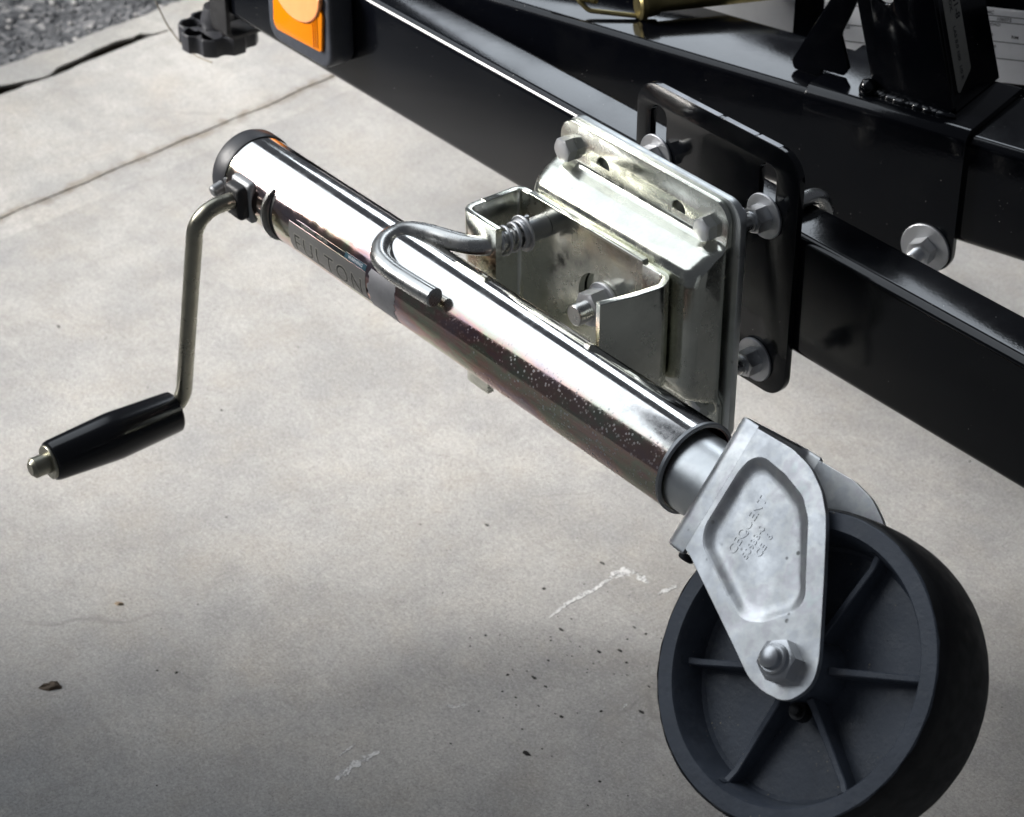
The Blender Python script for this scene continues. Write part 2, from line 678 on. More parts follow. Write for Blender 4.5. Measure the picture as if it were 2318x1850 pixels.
def text_mesh(body, size, frame, extrude=.0, align='LEFT', bold=0.0, warp=None, space=1.0):
    cu = bpy.data.curves.new('tmp', 'FONT')
    cu.body = body
    cu.size = size
    cu.extrude = extrude
    cu.offset = bold
    cu.align_x = align
    cu.space_character = space
    cu.resolution_u = 3
    ob = bpy.data.objects.new('tmp', cu)
    C.objects.link(ob)
    dg = bpy.context.evaluated_depsgraph_get()
    me = bpy.data.meshes.new_from_object(ob.evaluated_get(dg))
    bpy.data.objects.remove(ob)
    bpy.data.curves.remove(cu)
    me.materials.clear()
    if warp:                      # cut into narrow strips so the letters follow the curve
        bm = bmesh.new()
        bm.from_mesh(me)
        y = -size * .3
        while y < size:
            bmesh.ops.bisect_plane(bm, geom=bm.verts[:] + bm.edges[:] + bm.faces[:], plane_co=(0, y, 0), plane_no=(0, 1, 0))
            y += .8
        bm.to_mesh(me)
        bm.free()
    o, a, b = (V(x) for x in frame)
    c = a.cross(b)
    for v in me.vertices:
        x, y, z = v.co
        v.co = (warp(x, y, z) if warp else (o + a * x + b * y + c * z)) * S
    return me


def lettering(name, items, mat, parent):
    """printed or cast strings, one object for each line"""
    for me in items:
        me.name = name
        me.materials.append(M[mat])
        o = bpy.data.objects.new(name, me)
        C.objects.link(o)
        o.parent = parent
        if parent.type == 'EMPTY':
            o.matrix_parent_inverse = Matrix.Translation(-parent.location)


def box_geo(x0, x1, y0, y1, z0, z1):
    v = [(x, y, z) for z in (z0, z1) for y in (y0, y1) for x in (x0, x1)]
    f = [(0, 2, 3, 1), (4, 5, 7, 6), (0, 1, 5, 4), (2, 6, 7, 3), (0, 4, 6, 2), (1, 3, 7, 5)]
    return v, f


def bevel_box(name, x0, x1, y0, y1, z0, z1, mat, parent, bev=1.0, seg=2, rot=None, piv=None):
    v, f = box_geo(x0, x1, y0, y1, z0, z1)
    bm = bmesh.new()
    bv = [bm.verts.new(p) for p in v]
    for q in f:
        bm.faces.new([bv[i] for i in q])
    bmesh.ops.bevel(bm, geom=bm.edges[:], offset=bev, segments=seg, profile=.5, affect='EDGES')
    bm.verts.index_update()
    vv = [q.co.copy() for q in bm.verts]
    ff = [tuple(q.index for q in fc.verts) for fc in bm.faces]
    bm.free()
    if rot:
        vv = [rot @ (q - V(piv)) + V(piv) for q in vv]
    return finish(name, vv, ff, mat, parent, True, 30)


X, Y, Z = V(1, 0, 0), V(0, 1, 0), V(0, 0, 1)

# ------------------------------------------------------------------ setting: the ground


def sheet_ground(name, outline, z, mat, thick=120):
    n = len(outline)
    v = [(x, y, z) for x, y in outline] + [(x, y, z - 4) for x, y in outline] + [(x, y, z - thick) for x, y in outline]
    f = [tuple(range(n)), tuple(range(3 * n - 1, 2 * n - 1, -1))]
    f += [(i, (i + 1) % n, n + (i + 1) % n, n + i) for i in range(n)]
    f += [(n + i, n + (i + 1) % n, 2 * n + (i + 1) % n, 2 * n + i) for i in range(n)]
    o = finish(name, v, f, mat, None, False)
    o.data.materials.append(M['dirt'])          # earth-stained sides inside the cracks
    for p in o.data.polygons[n + 2:]:
        p.material_index = 1
    tag(o, kind='structure')
    return o


YS = [-4000 + i * 14 for i in range(int(8000 / 14) + 1)]


def wob(y, s, a, seed=0):
    return (mnoise.noise(V(y / s, seed, .3)) * a)


def gl(x0, y):              # the joints run a little aslant to the trailer
    return x0 - .13 * (y - 150)


floor_edge = [(gl(-1068, y) + wob(y, 60, 3.0, 1) + wob(y, 14, 1.2, 2), y) for y in YS]
joint_in = [(x, y) for x, y in floor_edge]
joint_out = [(gl(-1114, y) + wob(y, 70, 4.0, 5) + wob(y, 12, 1.6, 6), y) for y in YS]
apron_in = [(x, y) for x, y in joint_out]


def gapw(y):                # the crack between apron and edging opens in places
    g = 22 + 15 * mnoise.noise(V(y / 85, 3.7, 0)) + 10 * mnoise.noise(V(y / 30, 9.1, 0))
    g *= 1.0 if 60 < y < 300 else .4
    return max(1.5, g)


apron_out = [(gl(-1378, y) + wob(y, 45, 5, 11) + wob(y, 13, 2.5, 12), y) for y in YS]
edge_in = [(x - gapw(y), y) for x, y in apron_out]
edge_out = [(gl(-1448, y) + wob(y, 50, 7, 21) + wob(y, 15, 5, 22), y) for y in YS]
floor = sheet_ground('garage_floor', floor_edge + [(3000, 4000), (3000, -4000)], 0, 'floor')
sheet_ground('floor_joint', joint_out + joint_in[::-1], -1.6, 'apron')
sheet_ground('driveway_apron', apron_out + apron_in[::-1], -.4, 'apron')
sheet_ground('crack_bed', [(x - 14, y) for x, y in apron_out[::8]] + [(x + 60, y) for x, y in apron_out[::8]][::-1], -48, 'dirt', 40)
sheet_ground('crack_bed_outer', [(x - 45, y) for x, y in apron_out[::8]] + [(x - 14, y) for x, y in apron_out[::8]][::-1], -48.5, 'dirt', 40)
sheet_ground('edging_strip', edge_out + edge_in[::-1], -3, 'edging')
road = sheet_ground('asphalt_road', [(-6000, -4000)] + [(x + 30, y) for x, y in edge_out] + [(-6000, 4000)], -9, 'asphalt', 60)

# loose stones on the asphalt
vv, ff = [], []
rs = random.Random(3)
ico = [V(0, 0, 1), V(.9, 0, .4), V(.28, .85, .4), V(-.73, .53, .4), V(-.73, -.53, .4), V(.28, -.85, .4)]
for i in range(2600):
    y = rs.uniform(-120, 560)
    x = gl(-1449, y) - rs.uniform(0, 1) ** 1.2 * 330
    r = rs.choice([2.0, 2.5, 3, 3.5, 4.5, 6.0]) * rs.uniform(.7, 1.2)
    q = Matrix.Rotation(rs.uniform(0, 6.28), 3, 'Z')
    b0 = len(vv)
    for p in ico:
        w = q @ V(p.x * r * rs.uniform(.7, 1.2), p.y * r * rs.uniform(.7, 1.2), p.z * r * .8)
        vv.append(V(x, y, -10) + w)
    ff += [(b0, b0 + k, b0 + (k % 5) + 1 if k < 5 else b0 + 1) for k in range(1, 6) if False]
    for k in range(1, 6):
        ff.append((b0, b0 + k, b0 + (k % 5) + 1))
st = finish('road_aggregate', vv, ff, 'asphalt', None, False)
tag(st, kind='stuff')
vv, ff = [], []
for i in range(90):
    y = rs.uniform(-60, 520)
    x = gl(-1452, y) - rs.uniform(0, 1) * 300
    r = rs.choice([3.0, 4.0, 5.5, 7.0])
    b0 = len(vv)
    for p in ico:
        vv.append(V(x, y, -8) + V(p.x * r * rs.uniform(.7, 1.2), p.y * r * rs.uniform(.7, 1.2), p.z * r * .8))
    for k in range(1, 6):
        ff.append((b0, b0 + k, b0 + (k % 5) + 1))
tag(finish('pale_road_stones', vv, ff, 'stone', None, False), kind='stuff')


# white scuffs on the floor (thin paint-like marks, each an irregular flake)
def flake(name, pts, width, mat, z=.35, jag=.5, seed=0):
    r = random.Random(seed)
    P = [V(p) for p in pts]
    fine = []
    for i in range(len(P) - 1):
        k = max(2, int((P[i + 1] - P[i]).length / 2.2))
        fine += [P[i].lerp(P[i + 1], j / k) for j in range(k)]
    fine.append(P[-1])
    n = len(fine)
    L, R_ = [], []
    for i, p in enumerate(fine):
        d = (fine[min(n - 1, i + 1)] - fine[max(0, i - 1)]).normalized()
        nn = V(-d.y, d.x)
        t = i / (n - 1)
        w = width * (.25 + .75 * math.sin(math.pi * min(1, max(0, t * .92 + .04)))) * r.uniform(1 - jag, 1 + jag * .4)
        off = nn * r.uniform(-.4, .4)
        L.append(p + nn * w / 2 + off)
        R_.append(p - nn * w / 2 + off)
    v = [(p.x, p.y, z) for p in L] + [(p.x, p.y, z) for p in R_]
    v += [(p.x, p.y, z - .3) for p in L] + [(p.x, p.y, z - .3) for p in R_]
    f = [(i, i + 1, n + i + 1, n + i) for i in range(n - 1)]
    f += [(i, i + 1, 2 * n + i + 1, 2 * n + i) for i in range(n - 1)]
    f += [(n + i, n + i + 1, 3 * n + i + 1, 3 * n + i) for i in range(n - 1)]
    return finish(name, v, f, mat, floor, False)


flake('white_scuff', [(-121, -58), (-127, -30), (-127, -2), (-131, 32)], 6.0, 'chalk', seed=1)
flake('white_scuff', [(-133, 22), (-128, 42), (-119, 46)], 13, 'chalk', jag=.85, seed=2)
flake('white_scuff', [(-127, 46), (-112, 44), (-103, 44)], 7, 'chalk', jag=.9, seed=3)
flake('white_scuff', [(-86, 40), (-84, 62)], 6.0, 'chalk', jag=.7, seed=4)
flake('white_scuff', [(-66, -328), (-72, -306), (-72, -280)], 9.0, 'chalk', jag=.8, seed=5)
flake('white_scuff', [(-88, -310), (-92, -290)], 3.0, 'chalk', jag=.7, seed=6)
flake('white_scuff', [(-84, -201), (-77, -197), (-75, -189), (-80, -184)], 6.5, 'chalk', jag=.8, seed=7)
flake('white_scuff', [(14, -88), (10, -80)], 3, 'chalk', jag=.8, seed=8)


# dark grit scattered near the wheel
vv, ff = [], []
rs = random.Random(11)
for i in range(150):
    if i < 95:
        x, y = rs.gauss(-40, 55), rs.gauss(-70, 70)
    else:
        x, y = rs.uniform(-900, 300), rs.uniform(-500, 500)
    r = rs.choice([.5, .7, .8, 1.0, 1.3, 1.9])
    b0 = len(vv)
    a0 = rs.uniform(0, 6.28)
    el = rs.uniform(.6, 2.0)
    for k in range(6):
        a = a0 + k * math.pi / 3
        px, py = math.cos(a) * r * el, math.sin(a) * r * rs.uniform(.6, 1.1)
        vv.append((x + px, y + py, .05))
    vv.append((x, y, r * .8))
    for k in range(6):
        ff.append((b0 + k, b0 + (k + 1) % 6, b0 + 6))
tag(finish('floor_grit', vv, ff, 'grit', None, False), kind='stuff')


def crumb(name, x, y, rx, ry, h, rot, mat, label, cat, seed):
    r = random.Random(seed)
    n = 11
    v, f = [], []
    for ring, (k, z) in enumerate(((1.0, .15), (.72, h * .8), (.3, h))):
        for i in range(n):
            a = 2 * math.pi * i / n
            q = r.uniform(.65, 1.2) * k
            px, py = math.cos(a) * rx * q, math.sin(a) * ry * q
            v.append((x + px * math.cos(rot) - py * math.sin(rot), y + px * math.sin(rot) + py * math.cos(rot),
                      z + (r.uniform(0, h * .5) if ring else 0)))
    for ring in range(2):
        for i in range(n):
            j = (i + 1) % n
            f.append((ring * n + i, ring * n + j, (ring + 1) * n + j, (ring + 1) * n + i))
    f.append(tuple(2 * n + i for i in range(n)))
    o = finish(name, v, f, mat, None, False)
    return tag(o, label, cat)


crumb('dried_leaf', -314, -452, 11, 5.5, 2.5, .9, 'leaf', 'crumpled dark dried leaf on the concrete at the shadow edge', 'leaf', 4)
crumb('pale_chip', -377, -349, 4.5, 1.8, 2.0, .9, 'chip', 'small tan wood chip on the concrete below the crank grip', 'chip', 5)
crumb('black_chip', 6, -186, 4.0, 2.0, 1.6, .2, 'grit', 'small black flake on the concrete left of the wheel', 'flake', 6)
crumb('dark_splinter', -308, 402, 7.0, 1.5, 1.2, 1.1, 'leaf', 'short dark splinter on the concrete behind the jack fork', 'splinter', 7)

# ------------------------------------------------------------------ trailer frame
tr = empty('boat_trailer', (-100, 100, 0), 'black painted steel trailer frame with two tongue beams crossing the picture', 'trailer')


def box_beam(name, o, a, s0, s1, n0, n1, z0, z1, r, parent):
    """rolled hollow section along a; n across, z up"""
    a = V(a).normalized()
    nn = Z.cross(a)
    out = rrect(n0, n1, z0, z1, r, 8)
    inn = rrect(n0 + 4, n1 - 4, z0 + 4, z1 - 4, max(1, r - 3), 8)
    me = curve_mesh([out, inn], s1 - s0, (V(o) + a * (s0 + s1) / 2, nn, Z), 0)
    return link(name, me, 'black', parent, True, 25)


rail = box_beam('side_rail', (0, 0, 0), X, -1250, 620, 0, 48, 363.4, 465, 7.5, tr)
BU = V(math.cos(math.radians(15.95)), math.sin(math.radians(15.95)), 0)
BN = V(-BU.y, BU.x, 0)
B0 = V(-91.4, 190.5, 0)
tongue = box_beam('tongue_beam', B0, BU, -430, 620, 0, 98, 358, 455, 8, tr)


def Bp(s, n, z):
    return B0 + BU * s + BN * n + Z * z


# clamp sleeve over the tongue beam
sl = plate('clamp_sleeve', [sheet([(-3, 440), (-3, 458), (101, 458), (101, 335)], [0, 8, 8, 0], 6)], 148,
           (Bp(74, 0, 0), BN, Z), 'black', tr, .8)
plate('side_plate', [fillet([(0, 330), (148, 330), (148, 440), (0, 440)], [18, 18, 0, 0], 8)], 6,
      (Bp(0, -3, 0), BU, Z), 'black', sl, .0)
washer('washer', Bp(124, -6, 349), -BN, 22, 2.6, 'galv', sl)
hexnut('nut', Bp(124, -8.6, 349), -BN, 20, 13, 'bolt', sl, .4)
stud('stud', Bp(124, -20, 349), Bp(124, -33, 349), 6.6, 'bolt', sl)

# the winch post standing on the sleeve: a leaning box with a brace
LEAN = -.30


def Pp(s, n, z):
    return Bp(s + LEAN * (z - 461), n, z)


post_a = (Pp(0, 0, 661) - Pp(0, 0, 461)).normalized()
H = 260
lk = 1 / post_a.z
wp = plate('winch_post', [fillet([(52, 0), (125, 0), (125, H * lk), (52, H * lk)], [2, 6, 0, 0], 4), circ(78, 92, 9.5)], 5,
           (Pp(0, 20, 461), BU, post_a), 'black', tr, .8)
plate('right_face', [[V(23, 0), V(102, 0), V(94, H * lk), V(23, H * lk)]], 5, (Pp(122.4, 0, 461), BN, post_a), 'black', wp, .8)
plate('back_face', [[V(52, 0), V(120, 0), V(120, H * lk), V(52, H * lk)]], 5, (Pp(0, 96, 461), BU, post_a), 'black', wp, .8)
# brace leg rising from the left end of the sleeve
br = plate('brace', [fillet([(-32, 463), (-29, 456), (-3, 456), (-3, 462.5), (18, 462.5), (22, 470), (12.5, 496), (12.5, 500), (18.4, 515), (62, 640), (56, 640)],
                            [4, 4, 0, 0, 2, 2, 3, 3, 6, 0, 0], 5)], 5, (Bp(0, 30, 0), BU, Z), 'black', tr, .8)
# weld bead along the foot of the post
vv, ff = [], []
rs = random.Random(5)


def blob(c, rx, ry, rz, jit=.15, seg=10, rings=6):
    b0 = len(vv)
    for i in range(rings + 1):
        th = math.pi * i / rings
        for k in range(seg):
            a = 2 * math.pi * k / seg
            q = 1 + rs.uniform(-jit, jit)
            vv.append(V(c) + BU * (rx * q * math.sin(th) * math.cos(a)) + BN * (ry * q * math.sin(th) * math.sin(a)) + Z * (rz * q * math.cos(th)))
    for i in range(rings):
        for k in range(seg):
            k2 = (k + 1) % seg
            ff.append((b0 + i * seg + k, b0 + i * seg + k2, b0 + (i + 1) * seg + k2, b0 + (i + 1) * seg + k))


for i in range(20):
    s = 55 + i * 3.3 + rs.uniform(-1.2, 1.2)
    blob(Bp(s, 16.2 - .1 * i + rs.uniform(-.8, .8), 462.2), rs.uniform(7, 12), 4.4 * rs.uniform(.85, 1.1), 3.0 * rs.uniform(.8, 1.1), .03)
blob(Bp(48, 14, 465), 7.5, 7.5, 9, .03, 14, 8)
finish('weld_bead', vv, ff, 'black', wp, True, 80)

# printed strip on the right face of the post
stf = (Pp(125.2, 0, 461), BN, post_a)
stl = plate('part_sticker', [fillet([(30, 12), (57, 26), (57, 250), (30, 250)], [3, 4, 0, 0], 4)], .3, stf, 'label2', wp, .05)
fx = (Pp(125.5, 0, 461) + BN * 49 + post_a * 150, -post_a, BN)
lettering('lettering', [
    text_mesh('8A-01871-81-8', 11, (Pp(125.6, 0, 461) + BN * 46 + post_a * 139, -post_a, BN), 0, 'LEFT', .12),
    text_mesh('MAX Y 1150, 410 BOX.', 6, (Pp(125.6, 0, 461) + BN * 39 + post_a * 139, -post_a, BN), 0, 'LEFT', .08),
    text_mesh('LAS 8.0 100  1/0 R', 6, (Pp(125.6, 0, 461) + BN * 39 + post_a * 68, -post_a, BN), 0, 'LEFT', .08),
    text_mesh('CRBA03  Y', 8, (Pp(125.6, 0, 461) + BN * 31.5 + post_a * 139, -post_a, BN), 0, 'LEFT', .1)], 'ink', stl)

# rear rail with its two paper labels
CU_ = V(math.cos(math.radians(36)), math.sin(math.radians(36)), 0)
CN_ = V(-CU_.y, CU_.x, 0)
C0 = V(-64.5, 423.9, 0)
rear = box_beam('rear_rail', C0, CU_, -530, 600, 0, 60, 300, 486, 6, tr)


def lab(name, s0, s1, z0, z1, mat='label'):
    return plate(name, [rrect(s0, s1, z0, z1, 3, 3)], .4, (C0 - CN_ * .35, CU_, Z), mat, rear, .05)


vin = lab('rating_label', -173, 40, 401, 471)
pl = lab('plain_label', -330, -199.5, 385, 476)


def ct(body, s, z, size, bold=.04):
    return text_mesh(body, size, (C0 - CN_ * .8 + CU_ * s + Z * z, CU_, Z), 0, 'LEFT', bold)


lettering('lettering', [
    ct('MARINE INC', -50, 465.2, 4.6), ct('106075', -21.5, 459.6, 4.4), ct('GVWR', -49, 459.6, 3.8),
    ct('TIRE', -42, 454.2, 4.0), ct('LOAD', -28.5, 454.2, 4.0), ct('CARRYING', -45, 449.3, 4.0),
    ct('LB', -27, 444.3, 4.0), ct('RIM', -7, 444.0, 4.0), ct('2200', -27.5, 433.6, 4.2), ct('KGS', -156, 436, 4.0),
    ct('VEHICLE SAFETY', -52, 415.6, 3.8), ct('REMOVE  THIS', -44, 411.0, 3.8)], 'ink', vin)
for z in (463.4, 458.0, 439.4, 423.5):
    plate('rule_line', [[V(-170, z), V(38, z), V(38, z + .6), V(-170, z + .6)]], .3, (C0 - CN_ * .65, CU_, Z), 'ink', vin, 0)

# amber marker lamp on the side rail
ml = plate('marker_light', [rrect(-578, -475, 391, 476, 17, 8)], 27, (V(0, -13.5, 0), X, Z), 'lamp', tr, 4.5, 4)
plate('lens', [fillet([(-565, 405), (-486, 408), (-482, 447), (-500, 463), (-562, 463)], [9, 5, 7, 6, 6], 6)], 3.5, (V(0, -28.2, 0), X, Z), 'amber', ml, 1.2)
dm = [V(-523 + 40 * math.cos(a), 462 + 34 * math.sin(a)) for a in [math.pi + i * math.pi / 24 for i in range(25)]]
plate('lens_dome', [dm], 5.0, (V(0, -29.6, 0), X, Z), 'lens2', ml, 1.8, 4)
for k in range(3):
    plate('lens_rib', [[V(-499 + k * 3.4, 410 + k), V(-497.6 + k * 3.4, 410 + k), V(-497.6 + k * 3.4, 445), V(-499 + k * 3.4, 445)]], 1.4,
          (V(0, -30.0, 0), X, Z), 'amber', ml, .3)
for zz in (455, 400):
    pass

# clamp strap and hand knob below the rail
cs = plate('clamp_strap', [sheet([(-3, 480), (-3, 341), (52, 341)], [0, 8, 0], 5)], 30, (V(-704, 0, 0), Y, Z), 'rubber', tr, .8)
KN = V(-752, 22, 0)
lob = []
for i in range(8 * 14):
    a = 2 * math.pi * i / (8 * 14)
    q = math.cos(8 * a)
    lob.append(V(40 * (1 - .13 * max(0, -q) ** .7) * math.cos(a), 40 * (1 - .13 * max(0, -q) ** .7) * math.sin(a)))
holes = [circ(27 * math.cos(2 * math.pi * k / 8), 27 * math.sin(2 * math.pi * k / 8), 10.2, 16) for k in range(8)]
kb = plate('hand_knob', [lob] + holes, 19, (KN + Z * 318, X, Y), 'capr', tr, .8)
lathe('knob_hub', [(-16, 0), (-16, 15), (12, 17), (26, 13), (26, 0)], KN + Z * 322, Z, 'capr', kb, 24)
rod('knob_bolt', [KN + Z * 330, KN + Z * 372], 6, 'rod', kb)
plate('knob_floor', [[q * .93 for q in lob]], 3, (KN + Z * 310, X, Y), 'rubber', kb, .3)
wpts = [(-902, 30, 318), (-897, 34, 300), (-884, 38, 275), (-862, 42, 258), (-835, 44, 254), (-800, 40, 262)]
rod('dangling_wire', fillet(wpts, 40, 6, False), .9, 'wire', tr, seg=8, cham=.2)

# yellow zinc hitch pin lying on the tongue beam
zt = 455
hp = empty('hitch_pin', Bp(-180, 45, zt), 'brass coloured hitch pin with a wire clip lying across the tongue beam top', 'hitch pin')
h0, h1 = Bp(-190, 40, zt + 13.5), Bp(-122, 122, zt + 13.5)
hd = (h1 - h0).normalized()
rod('pin_shaft', [h0, h0 + hd * 128], 8.5, 'brass', hp)
lathe('pin_head', [(-5, 0), (-5, 11), (-3, 13.5), (1, 14), (4, 12), (14, 10.5), (14, 0)], h0, hd, 'brass', hp, 28)
cp = [h0 - hd * 2 + V(0, 0, -11), h0 - hd * 30 + BU * -22 + Z * -8, h0 - hd * 34 + BU * -34 + Z * 4, h0 - hd * 10 + BU * -40 + Z * 14]
rod('wire_clip', fillet(cp, 10, 5, False), 2.2, 'brass', hp, seg=10, cham=.4)
rod('clip_bar', [h0 - hd * 36 + BU * -60 + Z * 3, h0 - hd * 24 + BU * -20 + Z * 3], 5.0, 'brass', hp)

# ------------------------------------------------------------------ the jack
TA = V(0, -208.5, 414.3)         # tube axis
TR = 33.2
jk = empty('trailer_jack', (0, -110, 322), 'silver swing up trailer jack with crank and castor wheel bolted to the side rail', 'trailer jack')

# --- black mounting plate clamped on the rail with U-bolts
slot = lambda x, z0, z1: rrect(x - 9, x + 9, z0, z1, 8.9, 8)
mp = plate('mounting_plate', [rrect(-83, 95.5, 322, 531.5, 22, 10), slot(-58, 455, 515), slot(63, 455, 515), slot(-58, 338, 361), slot(63, 338, 361)],
           6, (V(0, -3.2, 0), X, Z), 'black', jk, .35)
for (xa, xb, yy) in ((-60, 8, -3.4), (12, 47, -3.2), (49, 72, -3.0)):  # pale strips stand in for sky reflected along the plate's top edge
    plate('edge_glint', [rrect(xa, xb, yy - 2.5, yy + 2.2, .8, 2)], .3, (V(0, 0, 531.6), X, Y), 'galv', mp, .05)
for x in (-58, 63):
    rod('u_bolt', [(x, -32, 472), (x, 58, 472), (x, 58, 346), (x, -32, 346)], 6.2, 'rod', mp, rad=20, seg=18)
    for z in (472, 346):
        washer('washer', (x, -6.3, z), -Y, 18, 2.4, 'galv', mp, 6)
        hexnut('nut', (x, -8.7, z), -Y, 18.5, 12, 'bolt', mp, .25)
        lathe('nut_collar', [(0, 6.3), (0, 7.8), (2.5, 7.6), (2.5, 6.3)], (x, -20.7, z), -Y, 'bolt', mp, 20)

# --- zinc backing plate and pressed hat bracket
bp = plate('backing_plate', [rrect(-86, 106.5, 316, 521, 16, 8)], 6, (V(0, -71, 0), X, Z), 'plate', jk, .5)
flh = [circ(-38, 495, 6.8, 24), circ(46.5, 495, 6.8, 24)]
hb = plate('hat_bracket', [fillet([(-88, 483), (-78, 470), (88, 470), (99, 486), (99, 519), (-88, 519)], [6, 6, 6, 6, 16, 16], 6)] + flh, 4.6,
           (V(0, -76.6, 0), X, Z), 'bracket', jk, .8)
plate('lower_flange', [fillet([(-88, 317), (99, 317), (99, 350), (88, 364), (-78, 364), (-88, 353)], [16, 16, 6, 6, 6, 6], 6)], 4.6,
      (V(0, -76.6, 0), X, Z), 'bracket', hb, .8)
# pressed body: profile (depth, z) swept along x with rounded ends
prof = fillet([(0, 494), (.5, 484.5), (13, 481), (26.5, 473.5), (31, 461), (31, 375), (26.5, 362.5), (13, 355), (.5, 351.5), (0, 342)], [0, 7, 22, 12, 8, 8, 12, 22, 7, 0], 7, closed=False)
xs = []
RC = 13
x0, x1 = -91, 98
for k in range(9):
    a = math.pi / 2 * k / 8
    xs.append((x0 + RC - RC * math.cos(a) if False else x0 + RC * (1 - math.sin(a)), RC * (1 - math.cos(a))))
xs = [(x, d) for x, d in xs][::-1]
secs = [(x0, 31.0)] + xs + [(-(x - x0) + x1, d) for x, d in xs[::-1]] + [(x1, 31.0)]
vv, ff = [], []
zc = 418
for x, d in secs:
    for p in prof:
        dep = max(0, p.x - d * (p.x / 31.0)) if d < 31 else 0.0
        k = d / 31.0 if d < 31 else .35
        zz = zc + (p.y - zc) * (1 - .10 * min(k, .42) * min(1, p.x / 6 if d < 31 else 1))
        vv.append((x, -78.9 - dep, zz))
np_ = len(prof)
for i in range(len(secs) - 1):
    for j in range(np_ - 1):
        ff.append((i * np_ + j, i * np_ + j + 1, (i + 1) * np_ + j + 1, (i + 1) * np_ + j))
finish('pressed_body', vv, ff, 'bracket', hb, True, 60)
for x in (-77, 79.5):
    for z in (495, 341):
        b = hexnut('bolt_head', (x, -78.9, z), -Y, 17, 8.2, 'bolt', hb, .2 + (x > 0) * .35)
        hexnut('nut', (x, -68, z), Y, 17, 10, 'bolt', hb, .1)
        rod('bolt_shank', [(x, -60, z), (x, -46, z)], 5, 'bolt', hb)

# --- swivel bracket: bent channel that carries the tube
sv = plate('swivel_bracket', [sheet([(-93, -150), (-93, -114), (-80, -114)], [0, 9, 0], 5.6)], 151, (V(0, 0, 391.5), X, Y), 'bracket', jk, .7)
plate('web', [[V(-80, 316), V(52, 316), V(52, 467), V(-80, 467)], circ(2, 412, 21)], 5.6, (V(0, -114, 0), X, Z), 'bracket', sv, .0)
plate('web_edge', [rrect(-80, 52, 465.6, 468.2, 1.2, 3)], 5.9, (V(0, -114, 0), X, Z), 'bracket', sv, .6)
plate('upper_ear', [sheet([(-93, -150), (-93, -168), (-51, -168)], [0, 9, 0], 5.6)], 43, (V(0, 0, 445.5), X, Y), 'bracket', sv, .7)
plate('lower_ear', [sheet([(-93, -150), (-93, -168), (-62, -168)], [0, 9, 0], 5.6)], 36, (V(0, 0, 334), X, Y), 'bracket', sv, .7)
# right arm with a rounded front top corner
ra = sheet([(50, -114), (75, -113.5), (83, -126), (79.5, -152), (73.5, -177)], [0, 10, 11, 40, 0], 5.6, 9)
plate('right_arm', [ra], 90, (V(0, 0, 420.5), X, Y), 'bracket', sv, .9)
# pivot bolt in the middle of the web
washer('pivot_washer', (12, -117, 414), -Y, 17, 3, 'galv', sv, 8)
hexnut('pivot_nut', (12, -120, 414), -Y, 25, 15, 'galv', sv, .35)
stud('pivot_stud', (12, -132, 414), (12, -147, 414), 8.5, 'rod', sv, 1.9)

# --- spring loaded pull pin with a J hook
pz = 448.5
hook = [V(-60, -100, pz), V(-60.5, -140, pz), V(-61, -163, pz - 1), V(-70, -175, pz - 1.5), V(-88, -184, pz - 2), V(-108, -191, pz - 2.5), V(-123, -202, pz - 3.5),
        V(-122, -221, pz - 4.5), V(-106, -237, pz - 5), V(-86, -242, pz - 5.5), V(-60, -242, pz - 5.5), V(-33, -240.5, pz - 5.5)]


def smooth_path(P, k=7):
    out = []
    for i in range(len(P) - 1):
        p0, p1, p2, p3 = P[max(0, i - 1)], P[i], P[i + 1], P[min(len(P) - 1, i + 2)]
        for j in range(k):
            t = j / k
            out.append(.5 * ((2 * p1) + (p2 - p0) * t + (2 * p0 - 5 * p1 + 4 * p2 - p3) * t * t + (3 * p1 - p0 - 3 * p2 + p3) * t ** 3))
    return out + [P[-1]]


pk = rod('pull_pin', smooth_path(hook), 7.6, 'rod', jk, seg=24, cham=1.2)
hv, hf = rod_mesh([V(-60.5 + 10.4 * math.cos(a), -164 + (a / (2 * math.pi)) * 8.0 if a < 17 else -164 + (17 / 6.283) * 8.0 + (a - 17) * .32, pz + 10.4 * math.sin(a))
                   for a in [i * .26 for i in range(128)]], 1.3, 8, .2)
finish('spring', hv, hf, 'galv', pk, True, 60)
washer('spring_washer', (-60.3, -137, pz), -Y, 14.5, 2, 'galv', pk, 7)
rod('split_pin', [(-60, -134, pz - 15), (-60, -134, pz + 14)], 1.8, 'galv', pk, seg=10, cham=.3)
lathe('pin_sleeve', [(0, 7), (0, 9.3), (18, 9.3), (18, 7)], (-60, -117, pz), -Y, 'pin', pk, 24)
lathe('pin_core', [(0, 6.9), (0, 7.3), (45, 7.3), (45, 6.9)], (-60.5, -166, pz - .3), Y, 'pin', pk, 24)

# --- outer tube
ot = lathe('outer_tube', [(-323, 30.6), (-323, TR), (211.2, TR), (212.6, TR - .5), (213, TR - 1.2), (213, 30.6), (120, 30.6)],
           TA, X, 'tube', jk, 96)
lathe('tube_stop', [(100, 0), (100, 30.7), (112, 30.7), (112, 0)], TA, X, 'rubber', ot, 48)
lathe('end_lip', [(211, TR - .6), (211, TR + .75), (213.6, TR + .9), (214.4, TR + .2), (214.4, TR - 1.6), (213, TR - 1.9)], TA, X, 'pin', ot, 72)
lathe('end_cap', [(-316, TR + .05), (-316, TR + .9), (-318, TR + 1.5), (-331, TR + 1.5), (-334, TR + .4), (-335.6, TR - 3), (-336, 0)] [::1] + [(-323.2, 0)],
      TA, X, 'capr', jk, 72)


def cyl(x, deg, r):
    a = math.radians(deg)
    return V(x, TA.y - r * math.cos(a), TA.z + r * math.sin(a))


